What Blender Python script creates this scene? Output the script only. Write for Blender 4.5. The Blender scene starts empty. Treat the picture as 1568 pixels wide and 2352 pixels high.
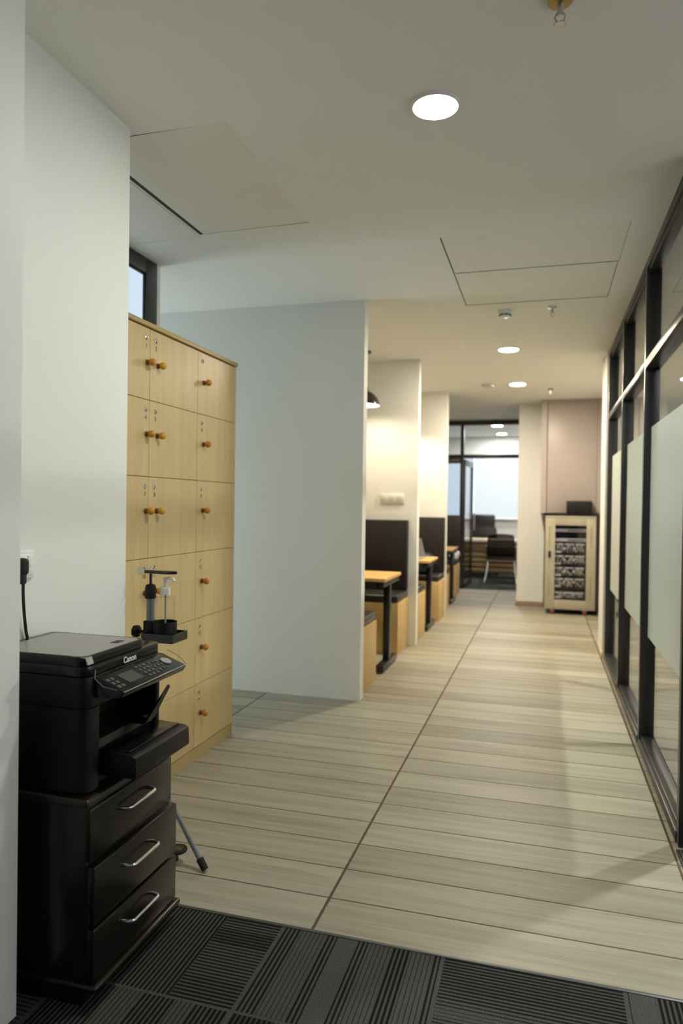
import bpy, bmesh, math, random
from mathutils import Vector, Matrix
random.seed(7)
scn = bpy.context.scene
COL = scn.collection
PI = math.pi

# ------------------------------------------------------------------ materials
def srgb(r, g, b):
    f = lambda c: (c/255/12.92) if c/255 <= .04045 else ((c/255+.055)/1.055)**2.4
    return (f(r), f(g), f(b), 1)

class NT:
    """small helper around a node tree"""
    def __init__(s, m):
        s.t = m.node_tree; s.n = s.t.nodes; s.l = s.t.links
    def node(s, typ, **kw):
        n = s.n.new(typ)
        for k, v in kw.items(): setattr(n, k, v)
        return n
    def put(s, sock, v):
        if hasattr(v, 'is_output') or isinstance(v, bpy.types.NodeSocket): s.l.new(v, sock)
        else: sock.default_value = v
    def math(s, op, a, b=None, c=None, clamp=False):
        n = s.node('ShaderNodeMath', operation=op); n.use_clamp = clamp
        s.put(n.inputs[0], a)
        if b is not None: s.put(n.inputs[1], b)
        if c is not None: s.put(n.inputs[2], c)
        return n.outputs[0]
    def mix(s, f, a, b, blend='MIX'):
        n = s.node('ShaderNodeMix', data_type='RGBA', blend_type=blend)
        s.put(n.inputs[0], f); s.put(n.inputs[6], a); s.put(n.inputs[7], b)
        return n.outputs[2]
    def ramp(s, f, stops):
        n = s.node('ShaderNodeValToRGB'); e = n.color_ramp.elements
        while len(e) < len(stops): e.new(.5)
        for q, (p, c) in zip(e, stops): q.position = p; q.color = c
        s.put(n.inputs[0], f); return n.outputs[0]
    def coords(s):
        return s.node('ShaderNodeTexCoord').outputs['Object']
    def sep(s, v):
        n = s.node('ShaderNodeSeparateXYZ'); s.put(n.inputs[0], v); return n.outputs
    def comb(s, x, y, z):
        n = s.node('ShaderNodeCombineXYZ')
        for i, v in enumerate((x, y, z)): s.put(n.inputs[i], v)
        return n.outputs[0]
    def vmul(s, v, sc):
        n = s.node('ShaderNodeVectorMath', operation='MULTIPLY'); s.put(n.inputs[0], v); n.inputs[1].default_value = sc
        return n.outputs[0]
    def noise(s, v, scale, detail=3, rough=.55, dist=0):
        n = s.node('ShaderNodeTexNoise'); s.put(n.inputs['Vector'], v)
        n.inputs['Scale'].default_value = scale; n.inputs['Detail'].default_value = detail
        n.inputs['Roughness'].default_value = rough; n.inputs['Distortion'].default_value = dist
        return n.outputs['Fac']
    def white(s, v):
        n = s.node('ShaderNodeTexWhiteNoise', noise_dimensions='3D'); s.put(n.inputs['Vector'], v)
        return n.outputs['Value']
    def bump(s, h, strength, dist=.01):
        n = s.node('ShaderNodeBump'); n.inputs['Strength'].default_value = strength
        n.inputs['Distance'].default_value = dist; s.put(n.inputs['Height'], h); return n.outputs[0]

def new_mat(name):
    m = bpy.data.materials.new(name); m.use_nodes = True
    t = NT(m); p = t.n['Principled BSDF']
    return m, t, p

def plain(name, col, rough=.5, metal=0., var=.06, nscale=6, bump=0., bscale=200, spec=.5, stretch=(1,1,1)):
    """solid colour with slight procedural variation"""
    m, t, p = new_mat(name)
    v = t.vmul(t.coords(), stretch)
    f = t.noise(v, nscale, 2)
    c2 = tuple(min(1, c*(1+var)) for c in col[:3]) + (1,)
    c1 = tuple(c*(1-var) for c in col[:3]) + (1,)
    t.put(p.inputs['Base Color'], t.ramp(f, [(.3, c1), (.7, c2)]))
    p.inputs['Roughness'].default_value = rough
    p.inputs['Metallic'].default_value = metal
    p.inputs['Specular IOR Level'].default_value = spec
    if bump:
        t.put(p.inputs['Normal'], t.bump(t.noise(v, bscale, 3), bump, .002))
    return m

def wood(name, c1, c2, axis='z', scale=1., rough=.4):
    m, t, p = new_mat(name)
    st = {'x': (1.2, 22, 22), 'y': (22, 1.2, 22), 'z': (22, 22, 1.2)}[axis]
    v = t.vmul(t.coords(), tuple(a*scale for a in st))
    a = t.noise(v, 1.0, 4, .6, .4)
    v2 = t.vmul(t.coords(), tuple(a*scale*6 for a in st))
    b = t.noise(v2, 1.0, 3, .6)
    f = t.math('ADD', t.math('MULTIPLY', a, .65), t.math('MULTIPLY', b, .35))
    t.put(p.inputs['Base Color'], t.ramp(f, [(.36, c1), (.62, c2)]))
    p.inputs['Roughness'].default_value = rough
    return m

def emit(name, col, strength, base=.8):
    m, t, p = new_mat(name)
    p.inputs['Base Color'].default_value = (base, base, base, 1)
    p.inputs['Emission Color'].default_value = col
    p.inputs['Emission Strength'].default_value = strength
    return m

def glass(name, tint=(1, 1, 1, 1), r0=.04, power=5., rough=0.0):
    """thin pane: transparent with a reflection that grows towards grazing angles, the same from both faces"""
    m, t, p = new_mat(name); t.n.remove(p)
    g = t.node('ShaderNodeNewGeometry')
    dt = t.node('ShaderNodeVectorMath', operation='DOT_PRODUCT')
    t.l.new(g.outputs['Normal'], dt.inputs[0]); t.l.new(g.outputs['Incoming'], dt.inputs[1])
    c = t.math('SUBTRACT', 1., t.math('ABSOLUTE', dt.outputs['Value']), clamp=True)
    f = t.math('ADD', r0, t.math('MULTIPLY', t.math('POWER', c, power), 1.-r0), clamp=True)
    tr = t.node('ShaderNodeBsdfTransparent'); tr.inputs[0].default_value = tint
    gl = t.node('ShaderNodeBsdfGlossy'); gl.inputs['Roughness'].default_value = rough
    mx = t.node('ShaderNodeMixShader')
    t.l.new(f, mx.inputs[0]); t.l.new(tr.outputs[0], mx.inputs[1]); t.l.new(gl.outputs[0], mx.inputs[2])
    t.l.new(mx.outputs[0], t.n['Material Output'].inputs[0])
    return m

WALL = plain('white wall paint', (.825, .83, .79, 1), .55, var=.012, nscale=1.3)
CEIL = plain('matt ceiling paint', (.86, .86, .81, 1), .75, var=.01, nscale=1.0)
HATCH = plain('hatch board paint', (.83, .82, .74, 1), .7, var=.01)
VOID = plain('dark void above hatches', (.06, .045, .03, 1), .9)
MAPLE = wood('pale maple laminate', (.545, .402, .185, 1), (.63, .475, .235, 1), 'z', 1., .38)
MAPLE_TOP = wood('maple edge', (.42, .31, .13, 1), (.5, .375, .17, 1), 'y', 1., .4)
BEECH = wood('beech bench wood', (.58, .385, .15, 1), (.66, .46, .205, 1), 'z', .8, .45)
BEECH_TOP = wood('beech table top', (.66, .40, .13, 1), (.74, .47, .17, 1), 'x', .8, .4)
GAP = plain('shadow gap', (.035, .025, .012, 1), .8)
CHROME = plain('polished chrome', (.75, .75, .76, 1), .12, 1.)
STEEL = plain('brushed steel', (.55, .55, .56, 1), .3, 1.)
GREYPOLE = plain('grey painted tube', (.24, .26, .29, 1), .35, .3)
BLACKMETAL = plain('satin black powder coat', (.012, .012, .013, 1), .28, 0., spec=.6)
FRAME = plain('black anodised aluminium', (.016, .016, .017, 1), .33, 0., spec=.7)
BLACKPL = plain('black textured plastic', (.006, .006, .0065, 1), .5, bump=.05, bscale=600, spec=.28)
BLACKGLOSS = plain('glossy black plastic', (.007, .007, .0075, 1), .2, spec=.4)
RUBBER = plain('black rubber', (.012, .012, .012, 1), .7)
LACQUER = plain('dark espresso lacquer', (.011, .0085, .0065, 1), .24, spec=.36)
LACQTOP = plain('dark espresso top', (.018, .013, .009, 1), .3)
LEATHER = plain('dark brown leatherette', (.013, .0095, .008, 1), .42, bump=.15, bscale=300)
CUSHION = plain('charcoal leatherette', (.035, .032, .031, 1), .3, bump=.1, bscale=300)
WHITEPL = plain('white plastic', (.8, .8, .78, 1), .35)
OFFWHITE = plain('aged white plastic', (.60, .58, .52, 1), .45)
GREYPL = plain('grey plastic', (.35, .35, .35, 1), .4)
BEIGE = plain('beige powder coat', (.39, .36, .275, 1), .4)
BEIGEDK = plain('beige vent slot', (.30, .265, .17, 1), .5)
PINK = plain('pinkish cream laminate', (.42, .365, .345, 1), .4, var=.02)
PINKGAP = plain('brown door joint', (.07, .045, .035, 1), .6)
SKIRT = plain('brown stone skirting', (.34, .27, .2, 1), .35, var=.15, nscale=14)
BRASS = plain('aged brass', (.42, .30, .12, 1), .35, .8)
REDWH = plain('red caster tread', (.38, .06, .03, 1), .5)
INK = plain('black marker ink', (.03, .025, .02, 1), .7)
NAVY = plain('navy nylon', (.012, .018, .05, 1), .6)
BAGW = plain('thin white plastic film', (.75, .75, .76, 1), .3)
LAPTOP = plain('silver aluminium', (.5, .5, .5, 1), .35, .6)
MESHB = plain('black chair mesh', (.02, .018, .016, 1), .8)
CREAM = plain('cream desk edge', (.72, .62, .45, 1), .35)
DESKW = wood('walnut slat', (.25, .165, .075, 1), (.34, .235, .115, 1), 'x', .8, .45)
LOGO = plain('silver lettering', (.75, .75, .75, 1), .4)
SHADE_IN = plain('white enamel', (.85, .83, .78, 1), .4)
PENDANT = plain('dark bronze enamel', (.03, .024, .016, 1), .25, .2)
FILMGREY = plain('silver protective film', (.30, .29, .27, 1), .35, .1, var=.2, nscale=400)
LCD = plain('grey green display', (.06, .065, .05, 1), .2)
KEY = plain('grey keys', (.09, .09, .095, 1), .4)
YELLOW = plain('faded yellow mark', (.10, .085, .02, 1), .6)
EQUIP = plain('light grey equipment face', (.62, .62, .57, 1), .5, var=.5, nscale=60)
EQUIPC = plain('tangled pale cables', (.5, .46, .38, 1), .6, var=.8, nscale=90)
EQUIPD = plain('dark equipment face', (.015, .018, .025, 1), .4)
OFFWALL = plain('office wall paint', (.80, .80, .78, 1), .6, var=.01)
FABRICB = plain('black leather', (.018, .017, .017, 1), .4)

def knob_mat(i, c):
    return plain('orange wooden knob %d' % i, c, .22, var=.15, nscale=40)
KNOBS = [knob_mat(0, (.60, .27, .025, 1)), knob_mat(1, (.64, .34, .04, 1)), knob_mat(2, (.54, .20, .018, 1))]
KNOBBASE = plain('brown knob neck', (.16, .06, .012, 1), .4)

# plank floor
def floor_mat():
    m, t, p = new_mat('wood look plank tiles')
    X, Y, Z = t.sep(t.coords())
    U = t.math('DIVIDE', t.math('ADD', X, .666), 1.16)
    V = t.math('DIVIDE', t.math('SUBTRACT', Y, 2.043), .195)
    iu = t.math('FLOOR', U); iv = t.math('FLOOR', V)
    fu = t.math('FRACT', U); fv = t.math('FRACT', V)
    wob = t.math('MULTIPLY', t.math('SUBTRACT', t.noise(t.comb(X, Y, 0), 30, 2), .5), .004)
    eu = t.math('MULTIPLY', t.math('MINIMUM', fu, t.math('SUBTRACT', 1., fu)), 1.16)
    ev = t.math('MULTIPLY', t.math('MINIMUM', fv, t.math('SUBTRACT', 1., fv)), .195)
    eu = t.math('ADD', eu, wob); ev = t.math('ADD', ev, t.math('MULTIPLY', wob, .5))
    gu = t.math('LESS_THAN', eu, .0050); gv = t.math('LESS_THAN', ev, .0030)
    g = t.math('MAXIMUM', gu, gv)
    rnd = t.white(t.comb(iu, iv, 3.)); rnd2 = t.white(t.comb(iv, iu, 8.))
    vx = t.math('ADD', X, t.math('MULTIPLY', rnd, 37.))
    vy = t.math('ADD', Y, t.math('MULTIPLY', rnd2, 11.))
    a = t.noise(t.comb(t.math('MULTIPLY', vx, 1.3), t.math('MULTIPLY', vy, 20.), 0), 1., 4, .6, .7)
    b = t.noise(t.comb(t.math('MULTIPLY', vx, 3.), t.math('MULTIPLY', vy, 110.), 0), 1., 3, .6)
    c = t.noise(t.comb(t.math('MULTIPLY', vx, .9), t.math('MULTIPLY', vy, 5.), 4.), 1., 2, .5)
    f = t.math('ADD', t.math('MULTIPLY', a, .55), t.math('ADD', t.math('MULTIPLY', b, .2), t.math('MULTIPLY', c, .25)))
    base = t.ramp(f, [(.30, (.225, .203, .145, 1)), (.44, (.325, .308, .236, 1)), (.56, (.39, .372, .29, 1)), (.72, (.45, .43, .35, 1))])
    tone = t.ramp(rnd, [(0, (.78, .77, .75, 1)), (.5, (.97, .96, .95, 1)), (1, (1.08, 1.08, 1.08, 1))])
    base = t.mix(1., base, tone, 'MULTIPLY')
    # a few knots
    kn = t.noise(t.comb(t.math('MULTIPLY', vx, 3.2), t.math('MULTIPLY', vy, 13.), 9.), 1., 1, .4)
    kf = t.ramp(kn, [(.74, (0, 0, 0, 1)), (.80, (1, 1, 1, 1))])
    base = t.mix(t.math('MULTIPLY', kf, .45), base, (.24, .19, .13, 1))
    col = t.mix(g, base, (.12, .082, .055, 1))
    t.put(p.inputs['Base Color'], col)
    t.put(p.inputs['Roughness'], t.math('ADD', .46, t.math('MULTIPLY', g, .4)))
    p.inputs['Specular IOR Level'].default_value = .22
    return m
FLOOR = floor_mat()

def carpet_mat():
    m, t, p = new_mat('charcoal striped carpet tiles')
    X, Y, Z = t.sep(t.coords())
    U = t.math('DIVIDE', t.math('ADD', X, .75), .49)
    V = t.math('DIVIDE', t.math('SUBTRACT', Y, 1.655), .39)
    iu = t.math('FLOOR', U); iv = t.math('FLOOR', V)
    fu = t.math('FRACT', U); fv = t.math('FRACT', V)
    par = t.math('MODULO', t.math('ABSOLUTE', t.math('ADD', iu, t.math('ADD', iv, 20.))), 2.)   # 0: stripes run along y
    # a sub panel with turned stripes at one end of the turned tiles
    sub = t.math('MULTIPLY', t.math('GREATER_THAN', par, .5), t.math('LESS_THAN', fu, t.math('MULTIPLY', t.math('LESS_THAN', t.white(t.comb(iu, iv, 1.)), .55), .62)))
    dirx = t.math('SUBTRACT', par, sub, clamp=True)
    s = t.math('ADD', t.math('MULTIPLY', dirx, Y), t.math('MULTIPLY', t.math('SUBTRACT', 1., dirx), X))
    rnd = t.white(t.comb(iu, iv, 5.))
    band = t.noise(t.comb(t.math('MULTIPLY', s, 6.5), t.math('MULTIPLY', rnd, 40.), 0), 1., 0, .5)
    band = t.math('FLOOR', t.math('MULTIPLY', band, 9.))
    bv = t.white(t.comb(band, rnd, 2.))
    ph = t.math('FRACT', t.math('DIVIDE', s, .0135))
    dark = t.math('LESS_THAN', ph, t.math('ADD', .10, t.math('MULTIPLY', bv, .68)))
    light = t.math('GREATER_THAN', ph, .86)
    flat = t.math('GREATER_THAN', bv, .93)
    fl = t.noise(t.comb(X, Y, 0), 300, 2, .8)
    grey = t.ramp(fl, [(.35, (.042, .043, .043, 1)), (.62, (.115, .117, .115, 1)), (.75, (.21, .21, .20, 1))])
    blk = t.ramp(fl, [(.4, (.006, .006, .006, 1)), (.75, (.018, .018, .018, 1))])
    lin = t.ramp(fl, [(.4, (.04, .037, .032, 1)), (.7, (.12, .11, .095, 1))])
    col = t.mix(dark, grey, blk); col = t.mix(light, col, lin); 
    dens = t.math('MULTIPLY', t.math('GREATER_THAN', fl, .2), flat)
    col = t.mix(flat, col, grey)
    e = t.math('MINIMUM', t.math('MINIMUM', fu, t.math('SUBTRACT', 1., fu)), t.math('MINIMUM', fv, t.math('SUBTRACT', 1., fv)))
    col = t.mix(t.math('LESS_THAN', e, .012), col, grey)
    t.put(p.inputs['Base Color'], col)
    p.inputs['Roughness'].default_value = .95; p.inputs['Specular IOR Level'].default_value = .1
    t.put(p.inputs['Normal'], t.bump(t.math('ADD', fl, t.math('MULTIPLY', dark, -1.)), .5, .003))
    return m
CARPET = carpet_mat()

def frosted_mat():
    m, t, p = new_mat('frosted film')
    p.inputs['Base Color'].default_value = (.70, .745, .69, 1)
    p.inputs['Roughness'].default_value = .35
    f = t.noise(t.coords(), 300, 2)
    t.put(p.inputs['Base Color'], t.ramp(f, [(.3, (.74, .78, .72, 1)), (.7, (.77, .81, .75, 1))]))
    tr = t.node('ShaderNodeBsdfTranslucent'); tr.inputs[0].default_value = (.75, .8, .75, 1)
    mx = t.node('ShaderNodeMixShader'); mx.inputs[0].default_value = .35
    t.l.new(p.outputs[0], mx.inputs[1]); t.l.new(tr.outputs[0], mx.inputs[2])
    t.l.new(mx.outputs[0], t.n['Material Output'].inputs[0])
    return m
FROST = frosted_mat()
PANE = glass('clear partition glass', (.90, .92, .90, 1), .10, 3.6)
OFFPANE = glass('clear office glass', (.96, .97, .97, 1), .02)
RACKPANE = glass('tinted rack window', (.88, .88, .92, 1), .03)
BOTTLE = glass('clear bottle plastic', (.95, .95, .95, 1), .02, 4., .05)

LAMP = emit('warm white lamp diffuser', (1., 1., .93, 1), 320.)
LAMPW = emit('warm lamp diffuser', (1., .86, .66, 1), 760.)
LAMPFILL = emit('added fill lamp diffuser', (1., 1., .95, 1), 1800.)
LAMPO = emit('cool lamp diffuser', (1., .97, .92, 1), 420.)
BULB = emit('pendant bulb', (1., .83, .60, 1), 100.)
DAYPANE = emit('daylit frosted pane', (.66, .80, .96, 1), .92, .1)
DAYEND = emit('daylit passage window', (.76, .89, 1., 1), 8.0)
BLIND = emit('daylit roller blind', (.83, .95, 1., 1), .80, .15)
FILLDAY = emit('added fill window glow', (.95, .98, 1., 1), 2.6)

# ------------------------------------------------------------------ mesh helpers
class B:
    def __init__(s): s.bm = bmesh.new(); s.sm = False
    def _merge(s, b, smooth=False):
        for f in b.faces: f.smooth = smooth
        me = bpy.data.meshes.new('tmp'); b.to_mesh(me); b.free(); s.bm.from_mesh(me); bpy.data.meshes.remove(me); return s
    def box(s, x0, x1, y0, y1, z0, z1, bev=0, seg=2, rot=None, smooth=False):
        b = bmesh.new(); bmesh.ops.create_cube(b, size=1)
        c = Vector(((x0+x1)/2, (y0+y1)/2, (z0+z1)/2))
        for v in b.verts: v.co = Vector((v.co.x*(x1-x0), v.co.y*(y1-y0), v.co.z*(z1-z0)))
        if bev: bmesh.ops.bevel(b, geom=b.edges[:], offset=bev, segments=seg, affect='EDGES', profile=.5, clamp_overlap=True)
        for v in b.verts: v.co = (rot @ v.co if rot else v.co) + c
        return s._merge(b, smooth)
    def cyl(s, p0, p1, r0, r1=None, seg=20, cap=True, smooth=True):
        r1 = r0 if r1 is None else r1; p0 = Vector(p0); p1 = Vector(p1)
        d = (p1-p0); q = Vector((0, 0, 1)).rotation_difference(d.normalized()).to_matrix()
        b = bmesh.new(); ra = []; rb = []
        for i in range(seg):
            a = 2*PI*i/seg; u = Vector((math.cos(a), math.sin(a), 0))
            ra.append(b.verts.new(p0 + q @ (u*r0))); rb.append(b.verts.new(p1 + q @ (u*r1)))
        fs = []
        for i in range(seg):
            f = b.faces.new((ra[i], ra[(i+1) % seg], rb[(i+1) % seg], rb[i])); f.smooth = smooth
        if cap:
            b.faces.new(ra[::-1]); b.faces.new(rb)
        me = bpy.data.meshes.new('tmp'); b.to_mesh(me); b.free(); s.bm.from_mesh(me); bpy.data.meshes.remove(me); return s
    def lathe(s, prof, c=(0, 0, 0), axis='z', seg=32, smooth=True):
        b = bmesh.new(); rings = []
        for r, h in prof:
            ring = []
            for i in range(seg):
                a = 2*PI*i/seg
                if axis == 'z': co = (r*math.cos(a), r*math.sin(a), h)
                elif axis == 'x': co = (h, r*math.cos(a), r*math.sin(a))
                else: co = (r*math.sin(a), h, r*math.cos(a))
                ring.append(b.verts.new(Vector(co) + Vector(c)))
            rings.append(ring)
        for q in range(len(rings)-1):
            for i in range(seg):
                b.faces.new((rings[q][i], rings[q][(i+1) % seg], rings[q+1][(i+1) % seg], rings[q+1][i]))
        bmesh.ops.remove_doubles(b, verts=b.verts[:], dist=1e-6)
        bmesh.ops.recalc_face_normals(b, faces=b.faces[:])
        return s._merge(b, smooth)
    def tube(s, pts, r, seg=10, closed=False):
        pts = [Vector(p) for p in pts]; n = len(pts); b = bmesh.new(); rings = []
        up = None
        for i, p in enumerate(pts):
            if closed: d = pts[(i+1) % n]-pts[i-1]
            else: d = pts[min(i+1, n-1)]-pts[max(i-1, 0)]
            d.normalize()
            if up is None:
                up = d.orthogonal().normalized()
            up = (up - d*up.dot(d)); up = up.normalized() if up.length > 1e-6 else d.orthogonal().normalized()
            w = d.cross(up)
            rings.append([b.verts.new(p + (up*math.cos(2*PI*k/seg) + w*math.sin(2*PI*k/seg))*r) for k in range(seg)])
        m = n if closed else n-1
        for i in range(m):
            A, C = rings[i], rings[(i+1) % n]
            for k in range(seg): b.faces.new((A[k], A[(k+1) % seg], C[(k+1) % seg], C[k]))
        if not closed:
            b.faces.new(rings[0][::-1]); b.faces.new(rings[-1])
        bmesh.ops.recalc_face_normals(b, faces=b.faces[:])
        return s._merge(b, True)
    def prism(s, poly, axis, a0, a1, bev=0, smooth=False):
        """poly: 2D outline in the two other axes (x: (y,z), y: (x,z), z: (x,y))"""
        b = bmesh.new()
        def co(p, a): return {'x': (a, p[0], p[1]), 'y': (p[0], a, p[1]), 'z': (p[0], p[1], a)}[axis]
        A = [b.verts.new(co(p, a0)) for p in poly]; C = [b.verts.new(co(p, a1)) for p in poly]
        n = len(poly)
        b.faces.new(A); b.faces.new(C[::-1])
        for i in range(n): b.faces.new((A[i], A[(i+1) % n], C[(i+1) % n], C[i]))
        bmesh.ops.recalc_face_normals(b, faces=b.faces[:])
        if bev: bmesh.ops.bevel(b, geom=b.edges[:], offset=bev, segments=2, affect='EDGES', profile=.5, clamp_overlap=True)
        return s._merge(b, smooth)
    def sphere(s, c, r, sx=1, sy=1, sz=1, u=20, v=12):
        b = bmesh.new(); bmesh.ops.create_uvsphere(b, u_segments=u, v_segments=v, radius=r)
        for q in b.verts: q.co = Vector((q.co.x*sx, q.co.y*sy, q.co.z*sz)) + Vector(c)
        return s._merge(b, True)

def wloc(o):
    v = Vector((0, 0, 0))
    while o: v += o.location; o = o.parent
    return v

def obj(name, b, mat, parent=None, label=None):
    """link the collected shapes as ONE mesh object (shapes are given in world coordinates)"""
    me = bpy.data.meshes.new(name); b.bm.to_mesh(me); b.bm.free()
    me.set_sharp_from_angle(angle=math.radians(38))
    me.materials.append(mat)
    o = bpy.data.objects.new(name, me); COL.objects.link(o)
    if parent:
        me.transform(Matrix.Translation(-wloc(parent))); o.parent = parent
    if label: o['label'] = label
    return o

def single(name, b, mat, label, cat, group=None):
    """a thing that is one mesh: origin at its base"""
    o = obj(name, b, mat); rebase(o)
    o['label'] = label; o['category'] = cat
    if group: o['group'] = group
    return o

def rebase(o):
    vs = [v.co for v in o.data.vertices]
    c = Vector(((min(v.x for v in vs)+max(v.x for v in vs))/2, (min(v.y for v in vs)+max(v.y for v in vs))/2, min(v.z for v in vs)))
    o.data.transform(Matrix.Translation(-c)); o.location = c

def thing(name, label, cat, loc, group=None):
    o = bpy.data.objects.new(name, None); COL.objects.link(o); o.location = loc
    o.empty_display_size = .1
    o['label'] = label; o['category'] = cat
    if group: o['group'] = group
    return o

def struct(name, b, mat, parent=None):
    o = obj(name, b, mat, parent)
    if parent is None: o['kind'] = 'structure'
    return o

def struct_root(name, loc):
    o = bpy.data.objects.new(name, None); COL.objects.link(o); o.location = loc; o['kind'] = 'structure'
    return o

def copy_tree(o, parent=None):
    c = o.copy(); COL.objects.link(c)
    if parent: c.parent = parent
    for ch in list(o.children): copy_tree(ch, c)
    return c

def text_mesh(name, s, size, mat, parent, M, extrude=.0004, bold=0.):
    cu = bpy.data.curves.new(name, 'FONT'); cu.body = s; cu.size = size; cu.extrude = extrude
    cu.align_x = 'CENTER'; cu.align_y = 'CENTER'; cu.offset = bold
    t = bpy.data.objects.new(name, cu); COL.objects.link(t)
    dg = bpy.context.evaluated_depsgraph_get()
    me = bpy.data.meshes.new_from_object(t.evaluated_get(dg))
    bpy.data.objects.remove(t); bpy.data.curves.remove(cu)
    me.name = name; me.materials.clear(); me.materials.append(mat)
    me.transform(M); me.transform(Matrix.Translation(-wloc(parent)))
    o = bpy.data.objects.new(name, me); COL.objects.link(o); o.parent = parent
    return o
# text facing +X: text x -> world +y ... text y -> world z
def face_px(x, y, z): return Matrix(((0, 0, 1, x), (1, 0, 0, y), (0, 1, 0, z), (0, 0, 0, 1)))

H = 2.67   # ceiling height

# ------------------------------------------------------------------ shell
b = B().box(-5, .598, 2.93, 11.27, -.1, 0).box(-5, .506, 2.045, 2.93, -.1, 0).box(.598, .80, 7.0, 10.6, -.1, 0)
struct('floor', b, FLOOR)
b = B().box(-1.5, 3.6, -1.6, 2.04, -.1, .004).box(.600, 3.6, 2.04, 7.0, -.1, .004)
b.box(-1.5, 3.6, 2.035, 2.04, -.1, .004)
b.box(.506, .60, 2.04, 2.95, -.1, .004)
struct('floor_carpet', b, CARPET)
struct('floor_office', B().box(-4, .5, 11.27, 14.06, -.1, .002), CARPET)
struct('trim_1', B().box(-1.4, .52, 2.033, 2.047, 0, .006, .002), plain('grey edge strip', (.055, .06, .06, 1), .4))

# ceiling with openings for the hatches
def slab(xr, yr, holes, z0, z1):
    xs = sorted({xr[0], xr[1]} | {h[i] for h in holes for i in (0, 1)})
    ys = sorted({yr[0], yr[1]} | {h[i] for h in holes for i in (2, 3)})
    b = B()
    for i in range(len(xs)-1):
        for j in range(len(ys)-1):
            cx, cy = (xs[i]+xs[i+1])/2, (ys[j]+ys[j+1])/2
            if any(h[0] < cx < h[1] and h[2] < cy < h[3] for h in holes): continue
            b.box(xs[i], xs[i+1], ys[j], ys[j+1], z0, z1)
    return b
HT = [(-1.70, -1.115, 2.315, 3.245), (-2.13, -1.705-.012, 2.315, 3.29), (-.535, .372, 3.59, 4.165), (-.535, .368, 4.172, 4.845)]
struct('ceiling', slab((-5, 3.6), (-1.6, 14.1), HT, H, H+.04), CEIL)
b = B()
for h in HT: b.box(h[0]-.02, h[1]+.02, h[2]-.02, h[3]+.02, H+.041, H+.05)
struct('void_shade', b, VOID)  # dark sheets over the openings, coloured to stand for the unlit void
hl = ['large cream ceiling hatch above the maple locker cabinet, one edge sagging open',
      'narrow pale ceiling hatch tucked between wall and the larger sagging hatch',
      'wide cream ceiling hatch with a dark joint, on the side of the big bright lamp',
      'wide cream ceiling hatch directly before the smoke detector and sprinkler']
gaps = [(.022, .0006, .0006, .007), (.001, .003, .001, .003), (.007, .002, .0006, .013), (.006, .004, .001, .014)]
for h, l, g in zip(HT, hl, gaps):
    b = B().box(h[0]+g[0], h[1]-g[1], h[2]+g[2], h[3]-g[3], H, H+.018)
    o = single('ceiling_hatch', b, HATCH, l, 'ceiling hatch', 'flush ceiling hatches')
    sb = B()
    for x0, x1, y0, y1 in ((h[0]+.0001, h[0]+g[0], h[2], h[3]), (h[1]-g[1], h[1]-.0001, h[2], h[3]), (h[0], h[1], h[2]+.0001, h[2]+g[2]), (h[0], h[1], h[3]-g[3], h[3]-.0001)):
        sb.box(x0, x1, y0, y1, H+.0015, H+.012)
    obj('gap_shade', sb, VOID, o)  # dark strips filling the hatch gaps, their shade put in by colour
    if h is HT[0]: o.rotation_euler = (0, math.radians(-.6), 0); o.location.z -= .002

# walls
struct('wall_left', B().box(-2.26, -1.475, 1.39, 2.27, 0, H), WALL)
struct('wall_pier', B().box(-1.475, -1.264, 1.395, 1.48, 0, H), WALL)
struct('trim_3', B().box(-1.40, -1.266, 1.33, 1.394, 0, H), FRAME)
struct('wall_behind_left', B().box(-1.5, -1.41, -1.6, 1.39, 0, H), WALL)
# wall with the clerestory window behind the lockers
b = B().box(-2.26, -2.16, 2.27, 3.645, 0, 1.95)
b.box(-2.26, -2.16, 3.605, 3.645, 1.95, H)
struct('wall_recess', b, WALL)
w = struct_root('window_1', (-2.16, 2.9, 1.95))
fb = B().box(-2.23, -2.155, 3.49, 3.605, 1.95, H, .003).box(-2.23, -2.155, 2.27, 3.49, 2.585, H, .003).box(-2.23, -2.155, 2.27, 3.49, 1.95, 2.0, .003)
fb.box(-2.171, -2.163, 3.478, 3.49, 2.0, 2.585, .001).box(-2.171, -2.163, 2.27, 3.478, 2.573, 2.585, .001)
obj('window_frame', fb, FRAME, w)
obj('pane', B().box(-2.178, -2.172, 2.27, 3.49, 2.0, 2.585), DAYPANE, w)
# passage behind the lockers with its end window
struct('wall_passage', B().box(-4.7, -2.26, 3.545, 3.645, 0, H), WALL)
w = struct_root('window_5', (-4.65, 4.1, .9))
obj('pane', B().box(-4.68, -4.66, 3.7, 4.5, .1, 1.7), DAYEND, w)
fb = B().box(-4.66, -4.6, 3.645, 3.7, 0, H).box(-4.66, -4.6, 4.5, 4.547, 0, H).box(-4.66, -4.6, 3.7, 4.5, 1.7, H).box(-4.66, -4.6, 3.7, 4.5, 0, .1)
obj('window_frame', fb, FRAME, w)

# booth dividers
struct('wall_grey', B().box(-4.7, -1.165, 4.547, 4.640, 0, H), WALL)
struct('wall_booth', B().box(-2.7, -1.140, 6.525, 6.620, 0, H), WALL)
struct('wall_booth_far', B().box(-2.7, -1.125, 8.42, 8.515, 0, H), WALL)
struct('wall_booth_side', B().box(-2.8, -2.7, 4.64, 11.25, 0, H), WALL)
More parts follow.
